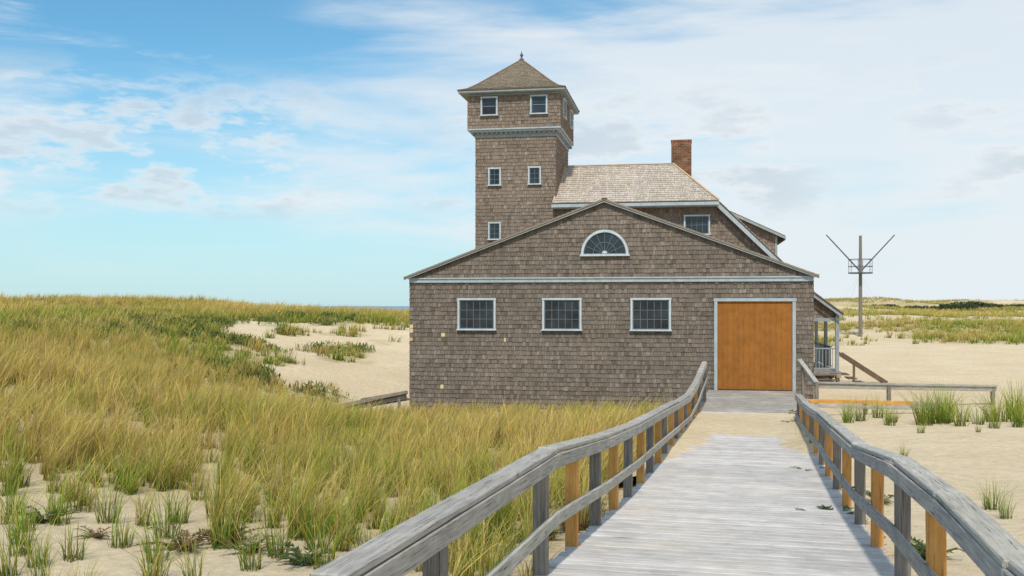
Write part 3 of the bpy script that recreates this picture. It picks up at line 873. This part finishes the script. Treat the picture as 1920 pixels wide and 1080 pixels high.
t0, t1, tv0, tv1 = .73, 3.94, 7.0, 11.05
TW = wall_col(1.16, 1.03)
mb = MB()
def boxwalls(mb, a0, a1, b0, b1, z0, z1, cf, row=ROW, faces='frbl'):
    Q = {'f': ((a0, b0), (a1, b0)), 'r': ((a1, b0), (a1, b1)), 'b': ((a1, b1), (a0, b1)), 'l': ((a0, b1), (a0, b0))}
    for k in faces:
        (x0, y0), (x1, y1) = Q[k]
        A, B, C, D = (x0, y0, z0), (x1, y1, z0), (x1, y1, z1), (x0, y0, z1)
        mb.slab(A, B, C, D, .1); mb.shingles(A, B, C, D, row, *WM, .022, cf)
boxwalls(mb, t0, t1, tv0, tv1, -1.0, 9.30, TW)
mb.obj('tower_wall', M_wall, S)
c0, c1, cv0, cv1 = .46, 4.15, 6.76, 11.26
mb = MB()
boxwalls(mb, c0, c1, cv0, cv1, 9.64, 11.0, TW)
mb.obj('lookout_wall', M_wall, S)
mb = MB()
mb.box(c0 - .025, c1 + .025, cv0 - .025, cv1 + .025, 9.575, 9.635)
mb.box(c0 + .05, c1 - .05, cv0 + .05, cv1 - .05, 9.50, 9.574)
mb.obj('tower_band', M_trim, S, bevel=.004)
mb = MB()
mb.box(t0 - .04, t1 + .04, tv0 - .04, tv1 + .04, 9.30, 9.499)
k = t0 - .12
while k < t1 + .15:
    mb.box(k, k + .08, cv0 + .12, tv0 - .041, 9.42, 9.498); mb.box(k, k + .08, tv1 + .041, cv1 - .12, 9.42, 9.498); k += .19
k = tv0 - .1
while k < tv1 + .1:
    mb.box(t1 + .041, c1 - .12, k, k + .08, 9.42, 9.498); mb.box(c0 + .12, t0 - .041, k, k + .08, 9.42, 9.498); k += .19
mb.obj('bracket_trim', M_tower_trim, S)
e0, e1, ev0, ev1 = .13, 4.37, 6.45, 11.57
mb = MB()
mb.box(e0 + .03, e1 - .03, ev0 + .03, ev1 - .03, 10.99, 11.02)
mb.box(e0, e1, ev0, ev0 + .03, 11.02, 11.085); mb.box(e0, e1, ev1 - .03, ev1, 11.02, 11.085)
mb.box(e0, e0 + .03, ev0 + .031, ev1 - .031, 11.02, 11.085); mb.box(e1 - .03, e1, ev0 + .031, ev1 - .031, 11.02, 11.085)
mb.box(c0 - .03, c1 + .03, cv0 - .03, cv1 + .03, 10.93, 10.985)
mb.obj('tower_eave', M_tower_trim, S)
cu, cvv = (e0 + e1) / 2, (ev0 + ev1) / 2
def ring(s, z): return [(cu + (x - cu) * s, cvv + (y - cvv) * s, z) for x, y in ((e0 - .02, ev0 - .02), (e1 + .02, ev0 - .02), (e1 + .02, ev1 + .02), (e0 - .02, ev1 + .02))]
R0, R1, R2, R3 = ring(1, 11.11), ring(.86, 11.23), ring(.70, 11.49), ring(0, 12.86)
mb = MB(); rc = roof_col((.245, .20, .15))
for a, b in ((R0, R1), (R1, R2), (R2, R3)):
    for i in range(4):
        j = (i + 1) % 4
        A, B, C, D = a[i], a[j], b[j], b[i]
        mb.slab(A, B, C, D, .03); mb.shingles(A, B, C, D, .13, .07, .15, .018, rc)
tr = mb.obj('tower_roof', M_roofsh, S)
mb = MB()
for a, b in ((R0, R1), (R1, R2), (R2, R3)):
    for i in range(4): mb.beam(Vector(a[i]) + Vector((0, 0, .02)), Vector(b[i]) + Vector((0, 0, .02)), .07, .02, col=(1.5, 1.4, 1.3))
mb.obj('hip_board', M_brown, S)
mb = MB()
prof = [(.11, 12.78), (.10, 12.88), (.04, 12.92), (.035, 12.98), (.065, 13.02), (.065, 13.07), (.025, 13.11), (.012, 13.2), (.0, 13.22)]
for (ra, za), (rb, zb2) in zip(prof[:-1], prof[1:]):
    for i in range(10):
        a = i * math.pi / 5; b = (i + 1) * math.pi / 5
        mb.add([(cu + ra * math.cos(a), cvv + ra * math.sin(a), za), (cu + ra * math.cos(b), cvv + ra * math.sin(b), za), (cu + rb * math.cos(b), cvv + rb * math.sin(b), zb2), (cu + rb * math.cos(a), cvv + rb * math.sin(a), zb2)], [(0, 1, 2, 3)])
mb.obj('finial', M_dark, S, smooth=True)

# main house
mb = MB(); mv = 7.02
A, B, C, D = ((3.9, mv, 3.02), (13.72, mv, 3.02), (10.15, mv, 6.48), (3.9, mv, 6.48))
mb.slab(A, B, C, D, .1); mb.shingles(A, B, C, D, ROW, *WM, .02, TW)
A, B, C, D = ((12.9, mv, 2.17), (14.66, mv, 2.17), (13.72, mv, 3.0), (12.9, mv, 3.0))
mb.slab(A, B, C, D, .1); mb.shingles(A, B, C, D, ROW, *WM, .02, TW)
boxwalls(mb, 12.2, 12.98, mv + .11, 13.3, -1, 3.6, TW, faces='r')
boxwalls(mb, 12.985, 13.7, 8.6, 13.2, .16, 3.0, TW, faces='fr')
bv = 13.3
A, B, C, D = ((12.98, bv, -1), (3.9, bv, -1), (3.9, bv, 3.0), (12.98, bv, 3.0))
mb.slab(A, B, C, D, .1); mb.shingles(A, B, C, D, ROW, *WM, .02, TW)
A, B, C, D = ((13.6, bv, 3.0), (3.9, bv, 3.0), (3.9, bv, 6.45), (10.15, bv, 6.45))
mb.slab(A, B, C, D, .1); mb.shingles(A, B, C, D, ROW, *WM, .02, TW)
A, B, C, D = ((3.9, 13.3, -1), (3.9, 7.1, -1), (3.9, 7.1, 6.45), (3.9, 13.3, 6.45))
mb.slab(A, B, C, D, .1); mb.shingles(A, B, C, D, ROW, *WM, .02, TW)
A, B, C, D = ((3.9, 13.3, 6.45), (3.9, 7.1, 6.45), (3.9, 10, 8.4), (3.9, 10, 8.4))
mb.slab(A, B, C, D, .1)
mb.obj('wall', M_wall, S)
mb = MB(); rc = roof_col((.56, .49, .42), .12)
P0, P1, P2, P3_, P4 = (8.45, 8.5), (10.2, 6.62), (12.43, 4.42), (13.73, 3.12), (14.78, 2.33)
A, B, C, D = ((3.86, 6.5, 6.6), (P1[0], 6.5, 6.6), (P0[0], 10, 8.5), (3.86, 10, 8.5))
mb.slab(A, B, C, D, .06); mb.shingles(A, B, C, D, .21, .08, .19, .036, rc)
A, B, C, D = ((P1[0], 13.5, 6.6), (3.86, 13.5, 6.6), (3.86, 10, 8.5), (P0[0], 10, 8.5))
mb.slab(A, B, C, D, .06); mb.shingles(A, B, C, D, .15, .09, .2, .02, rc)
A, B, C, D = ((P1[0], 6.5, P1[1]), (P1[0], 13.5, P1[1]), (P0[0], 10, P0[1]), (P0[0], 10, P0[1]))
mb.slab(A, B, C, D, .06); mb.shingles(A, B, C, D, .15, .09, .2, .02, rc)
for a, b in ((P2, P1), (P3_, P2), (P4, P3_)):
    A, B, C, D = (a[0], 6.7, a[1]), (a[0], 13.5, a[1]), (b[0], 13.5, b[1]), (b[0], 6.7, b[1])
    mb.slab(A, B, C, D, .06); mb.shingles(A, B, C, D, .15, .09, .2, .02, rc)
main_roof = mb.obj('roof', M_roofsh, S)
mb = MB()
mb.beam((3.86, 10, 8.53), (8.47, 10, 8.53), .12, .03, col=(1, 1, 1)); mb.beam((8.45, 10, 8.54), (10.2, 6.5, 6.65), .08, .025, col=(1, 1, 1))
mb.beam((8.45, 10, 8.54), (10.2, 13.5, 6.65), .08, .025, col=(1, 1, 1)); mb.beam((3.90, 6.5, 6.64), (3.98, 10, 8.54), .06, .03, col=(1, 1, 1))
mb.obj('ridge_board', M_ridge, S)
mb = MB()
mb.box(3.84, 10.22, 6.47, 6.50, 6.44, 6.56); mb.box(3.84, 10.15, 6.501, 6.99, 6.41, 6.43)
for a, b in ((P1, P2), (P2, P3_)):
    mb.beam((a[0] - .05, 6.68, a[1] - .14), (b[0] - .05, 6.68, b[1] - .14), .035, .14)
mb.obj('fascia_board', M_trim, S)
mb = MB(); a, b = P3_, P4
mb.beam((a[0] - .05, 6.68, a[1] - .12), (b[0] - .05, 6.68, b[1] - .12), .035, .09)
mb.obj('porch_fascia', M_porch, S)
mb = MB()
dv0, dv1 = 8.6, 12.4
A, B, C, D = ((12.82, dv0 - .25, 5.36), (12.82, dv1 + .25, 5.36), (10.25, dv1 + .25, 6.58), (10.25, dv0 - .25, 6.58))
mb.slab(A, B, C, D, .06); mb.shingles(A, B, C, D, .15, .09, .2, .02, rc)
dr = mb.obj('dormer_roof', M_roofsh, S)
mb = MB()
A, B, C, D = ((10.3, dv0, 4.3), (12.5, dv0, 4.3), (12.5, dv0, 5.42), (10.3, dv0, 5.42))
mb.slab(A, B, C, D, .08); mb.shingles(A, B, C, D, ROW, *WM, .02, TW)
A, B, C, D = ((10.3, dv0, 5.421), (12.45, dv0, 5.421), (10.3, dv0, 6.44), (10.3, dv0, 6.44))
mb.slab(A, B, C, D, .08); mb.shingles(A, B, C, D, ROW, *WM, .02, TW)
boxwalls(mb, 12.4, 12.5, dv0 + .09, dv1, 4.3, 5.43, TW, faces='r')
A, B, C, D = ((12.5, dv1, 4.3), (10.3, dv1, 4.3), (10.3, dv1, 6.45), (12.5, dv1, 5.45))
mb.slab(A, B, C, D, .08)
mb.obj('dormer_wall', M_wall, S)
mb = MB()
mb.beam((10.25, dv0 - .27, 6.50), (12.82, dv0 - .27, 5.28), .03, .09); mb.box(12.8, 12.83, dv0 - .25, dv1 + .25, 5.20, 5.31)
mb.box(12.44, 12.53, dv0 - .03, dv0 + .06, 4.4, 5.36)
mb.obj('dormer_trim', M_tower_trim, S)
mb = MB()
mb.box(8.37, 9.21, 10.7, 11.35, 6.5, 9.54, jit=0); mb.box(8.355, 9.225, 10.685, 11.365, 9.541, 9.62, jit=0)
mb.obj('chimney', M_brick, S)
# porch
mb = MB()
v = 6.95
while v < 13.3:
    mb.beam((12.99, v, .13), (14.72, v, .13), .13, .04); v += .14
mb.box(12.99, 14.70, 6.9, 6.94, -.08, .10); mb.box(14.66, 14.70, 6.945, 13.3, -.08, .10)
porch = mb.obj('porch_floor', M_plat, S)
for vv in (6.98, 10.1, 13.1):
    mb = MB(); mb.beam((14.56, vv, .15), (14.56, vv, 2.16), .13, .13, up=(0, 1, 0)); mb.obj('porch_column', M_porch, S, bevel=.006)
mb = MB()
mb.box(14.50, 14.63, 6.9, 13.3, 2.16, 2.30); mb.box(13.0, 14.5, 6.93, 7.02, 2.04, 2.16)
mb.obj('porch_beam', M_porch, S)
mb = MB()
mb.beam((13.0, 7.0, 1.02), (14.5, 7.0, 1.02), .07, .05); mb.beam((13.0, 7.0, .27), (14.5, 7.0, .27), .05, .05)
k = 13.08
while k < 14.46: mb.beam((k, 7.0, .30), (k, 7.0, 1.0), .025, .025); k += .12
mb.beam((14.56, 8.6, 1.02), (14.56, 13.1, 1.02), .07, .05); mb.beam((14.56, 8.6, .27), (14.56, 13.1, .27), .05, .05)
k = 8.7
while k < 13: mb.beam((14.56, k, .30), (14.56, k, 1.0), .025, .025); k += .12
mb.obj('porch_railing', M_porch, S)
for i in range(4):
    mb = MB(); mb.box(13.1, 14.45, 6.86 - .30 * (i + 1), 6.88 - .30 * i, .02 - .15 * i, .06 - .15 * i); mb.obj('porch_step', M_brown, S, bevel=.004)
for uu in (13.05, 14.5):
    mb = MB(); mb.beam((uu, 6.85, -.02), (uu, 5.6, -.6), .05, .22); mb.obj('step_stringer', M_brown, S)
for uu in (13.2, 14.6):
    for vv in (7.1, 9, 11, 13):
        mb = MB(); mb.box(uu - .06, uu + .06, vv - .06, vv + .06, -1, -.07); mb.obj('porch_post', M_brown, S)
for vv in (7.3, 8.4):
    mb = MB(); mb.beam((14.75, vv, .82), (16.35, vv - .3, -.25), .06, .14); mb.obj('stair_rail', M_brown, S, bevel=.004)
for i in range(4):
    mb = MB(); mb.box(14.75 + i * .28, 15.06 + i * .28, 7.3, 8.35, .0 - .15 * i, .04 - .15 * i); mb.obj('porch_step', M_brown, S)
for a, z in ((15.2, .5), (16.2, -.15)):
    mb = MB(); mb.beam((a, 7.2, -.9), (a, 7.2, z), .08, .08); mb.obj('stair_post', M_brown, S)

# ------------------------------------------------------------------ lookout mast
mx, my = 24.5, 70.0
mz = tz1(mx, my)
e = thing('signal_mast', 'wooden drill mast with small railed crow platform on sandy dune', 'mast', (mx, my, mz))
top = 7.55 - mz
def cyl(mb, p0, p1, r0, r1, n=10, col=(1, 1, 1)):
    p0, p1 = Vector(p0), Vector(p1); d = (p1 - p0).normalized(); a = d.orthogonal().normalized(); b = d.cross(a)
    vs = []
    for p, r in ((p0, r0), (p1, r1)):
        for i in range(n):
            t = 2 * math.pi * i / n; vs.append(p + a * (r * math.cos(t)) + b * (r * math.sin(t)))
    fs = [(i, (i + 1) % n, n + (i + 1) % n, n + i) for i in range(n)] + [tuple(range(n - 1, -1, -1)), tuple(range(n, 2 * n))]
    uv = [[(0, i / n), (0, (i + 1) / n), (1, (i + 1) / n), (1, i / n)] for i in range(n)] + [[(0, 0)] * n] * 2
    mb.add(vs, fs, uv, col)
m = MB(); cyl(m, (0, 0, -.5), (0, 0, top), .14, .10); m.obj('pole', M_post, e)
pz = 2.63 + (573 - 513) / 1867 * 70 - mz
m = MB(); cyl(m, (0, 0, pz), (0, 0, pz + .08), .82, .82, 16)
m.obj('platform', M_dark, e)
m = MB()
for h in (.5, 1.0):
    for i in range(16):
        t = i * math.pi / 8; s = (i + 1) * math.pi / 8
        cyl(m, (.82 * math.cos(t), .82 * math.sin(t), pz + h), (.82 * math.cos(s), .82 * math.sin(s), pz + h), .018, .018, 6)
for i in range(6):
    t = i * math.pi / 3; cyl(m, (.82 * math.cos(t), .82 * math.sin(t), pz + .05), (.82 * math.cos(t), .82 * math.sin(t), pz + 1.0), .018, .018, 6)
m.obj('guard_rail', M_dark, e)
for sx in (-1, 1):
    m = MB(); cyl(m, (sx * .1, 0, pz + .25), (sx * 2.4, 0, top + .05), .05, .04, 8); m.obj('arm', M_dark, e)
for sx, sy in ((-1, .3), (1, .4), (.1, -1.0), (-.2, 1.2)):
    m = MB(); cyl(m, (0, 0, pz - .1), (sx * 3.2, sy * 3.2, -.2), .004, .004, 4); m.obj('guy_wire', M_trim, e)

# ------------------------------------------------------------------ far shrubs
def shrub_mesh(w, h, cols):
    mb = MB()
    lobes = [(random.uniform(-.42, .42) * w, random.uniform(-.3, .3) * w, random.uniform(.2, .75) * h, random.uniform(.10, .22) * w) for _ in range(12)]
    for s in range(6):
        a = random.uniform(0, 6.28); cyl(mb, (0, 0, -.4), (math.cos(a) * w * .3, math.sin(a) * w * .2, h * .6), .07, .03, 5, (.06, .045, .03))
    for (lx, ly, lz, r) in lobes:
        for _ in range(110):
            d = Vector((random.gauss(0, 1), random.gauss(0, 1), random.gauss(0, 1))).normalized() * r * random.uniform(.6, 1.1)
            p = Vector((lx, ly, lz)) + Vector((d.x, d.y, d.z * h / w * 1.6))
            if p.z < 0: continue
            L = random.uniform(.18, .34); a = Vector((random.gauss(0, 1), random.gauss(0, 1), random.gauss(0, 1))).normalized(); b = a.orthogonal().normalized()
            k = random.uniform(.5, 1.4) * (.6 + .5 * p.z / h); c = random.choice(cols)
            mb.add([p - a * L * .5, p + b * L * .3, p + a * L * .5, p - b * L * .3], [(0, 1, 2, 3)], None, tuple(q * k for q in c))
    ob = mb.obj('shrub', M_leaf); me = ob.data; bpy.data.objects.remove(ob); return me
SC = [(.05, .085, .035), (.07, .10, .045), (.065, .075, .04)]
sm = [shrub_mesh(5, 1.6, SC), shrub_mesh(6, 1.4, SC), shrub_mesh(4, 1.3, SC), shrub_mesh(4.5, 1.0, SC)]
sl = [(1780, 150, .8), (1793, 148, 1.1), (1808, 150, 1.3), (1823, 147, 1.2), (1837, 150, .9), (1852, 152, .7), (1869, 152, .75), (1884, 155, .5), (1712, 152, .65), (1727, 155, .65), (1748, 150, .45), (1652, 150, .5), (1668, 150, .6), (1905, 160, .55), (1765, 146, .5), (1955, 155, .9), (1690, 150, .35), (1840, 135, .3), (1885, 135, .35), (1698, 152, .45), (1922, 158, .6)]
for (px, D, sc) in sl:
    # stand each shrub on the highest dune crest along its bearing
    best = max(range(D - 25, D + 45, 3), key=lambda q: (tz1((px - 960) / 1867 * q, q) - EYE) / q)
    X = (px - 960) / 1867 * best
    ob = bpy.data.objects.new('shrub', random.choice(sm)); COL.objects.link(ob)
    ob.location = (X, best, tz1(X, best) - .1); ob.scale = (sc * 1.2, sc, sc); ob.rotation_euler = (0, 0, random.uniform(-.4, .4))
    ob['label'] = 'dark green low shrub on distant dune crest'; ob['category'] = 'shrub'; ob['group'] = 'shrubs on the distant dunes'

# ------------------------------------------------------------------ light + sky
el = math.radians(52); az = math.atan2(-.16, -1.0)
sd = Vector((math.sin(az) * math.cos(el), math.cos(az) * math.cos(el), math.sin(el)))
ld = bpy.data.lights.new('sun', 'SUN'); ld.energy = 3.3; ld.angle = math.radians(2.5); ld.color = (1, .94, .83)
lo = bpy.data.objects.new('sun', ld); COL.objects.link(lo); lo.rotation_euler = sd.to_track_quat('Z', 'Y').to_euler(); lo.location = (0, 0, 50)

wd = bpy.data.worlds.new('World'); scene.world = wd; wd.use_nodes = True
nt = wd.node_tree; N = nt.nodes; Lk = nt.links; N.clear()
wo = N.new('ShaderNodeOutputWorld'); bg = N.new('ShaderNodeBackground'); bg.inputs[1].default_value = .10
Lk.new(bg.outputs[0], wo.inputs[0])
sky = N.new('ShaderNodeTexSky'); sky.sky_type = 'NISHITA'; sky.sun_disc = False
sky.sun_elevation = el; sky.sun_rotation = az; sky.air_density = 1.0; sky.dust_density = .5; sky.ozone_density = 1.5
tc = N.new('ShaderNodeTexCoord'); sp = N.new('ShaderNodeSeparateXYZ'); Lk.new(tc.outputs['Generated'], sp.inputs[0])
def mth(op, a, b=None, clamp=False):
    m = N.new('ShaderNodeMath'); m.operation = op; m.use_clamp = clamp
    for i, q in enumerate((a, b)):
        if q is None: continue
        if isinstance(q, (int, float)): m.inputs[i].default_value = q
        else: Lk.new(q, m.inputs[i])
    return m.outputs[0]
def maprange(v, a, b, c=0, d=1):
    m = N.new('ShaderNodeMapRange'); m.interpolation_type = 'SMOOTHSTEP'
    m.inputs[1].default_value = a; m.inputs[2].default_value = b; m.inputs[3].default_value = c; m.inputs[4].default_value = d
    Lk.new(v, m.inputs[0]); return m.outputs[0]
zc = mth('MAXIMUM', sp.outputs[2], 0.0)
base = mix(nt, sky.outputs[0], (0.78, 1.36, 1.46), 1.0, 'MULTIPLY')
hz = maprange(zc, 0.0, .26, .72, .0)
rightness = maprange(sp.outputs[0], -.42, .40, 0, 1)
hz2 = mth('ADD', hz, mth('MULTIPLY', rightness, .20), True)
c = mix(nt, base, (6.0, 7.8, 8.7), hz2)
mpS = N.new('ShaderNodeMapping'); mpS.inputs['Location'].default_value = (3.1, 1.7, .35)
Lk.new(tc.outputs['Generated'], mpS.inputs[0]); SV = mpS.outputs[0]
n1 = noise(nt, SV, 1.0, 8, .54, (2.0, 1.4, 12)); n1.inputs['Distortion'].default_value = .35
bias = mth('ADD', n1.outputs[0], mth('MULTIPLY', rightness, .16))
bias = mth('SUBTRACT', bias, mth('MULTIPLY', mth('MULTIPLY', maprange(zc, .17, .26), maprange(sp.outputs[0], -.4, -.05, 1, 0)), .12))
veil = maprange(bias, .45, .70, 0, .80)
c = mix(nt, c, (8.4, 8.8, 9.1), veil)
n4 = noise(nt, SV, 1.0, 9, .62, (4.5, 2.5, 30)); n4.inputs['Distortion'].default_value = .5
wis = mth('MULTIPLY', maprange(n4.outputs[0], .50, .72, 0, .5), maprange(zc, .03, .12))
c = mix(nt, c, (8.7, 9.0, 9.2), wis)
n2 = noise(nt, SV, 1.0, 10, .60, (12, 8, 36))
band = mth('MULTIPLY', maprange(zc, .07, .11), maprange(zc, .17, .24, 1, 0))
n7 = noise(nt, SV, 3.0, 2, .5)
band = mth('MULTIPLY', band, maprange(n7.outputs[0], .36, .52))
cm = mth('MULTIPLY', maprange(n2.outputs[0], .45, .58), band)
shade = maprange(n2.outputs[0], .49, .66)
cc = mix(nt, (8.7, 8.95, 9.1), (6.2, 7.0, 7.7), shade)
c = mix(nt, c, cc, mth('MULTIPLY', cm, .75))
Lk.new(c, bg.inputs[0])

# ------------------------------------------------------------------ camera
cd = bpy.data.cameras.new('camera'); cam = bpy.data.objects.new('camera', cd); COL.objects.link(cam)
cam.location = (0, 0, EYE); cam.rotation_euler = (math.radians(90), 0, 0)
cd.lens = 35; cd.sensor_width = 36; cd.shift_y = 33 / 1920; cd.clip_start = .05; cd.clip_end = 12000
scene.camera = cam
print('BLADES', [len(o.data.polygons) for o in (o1, o2, o3, o4, o5)])
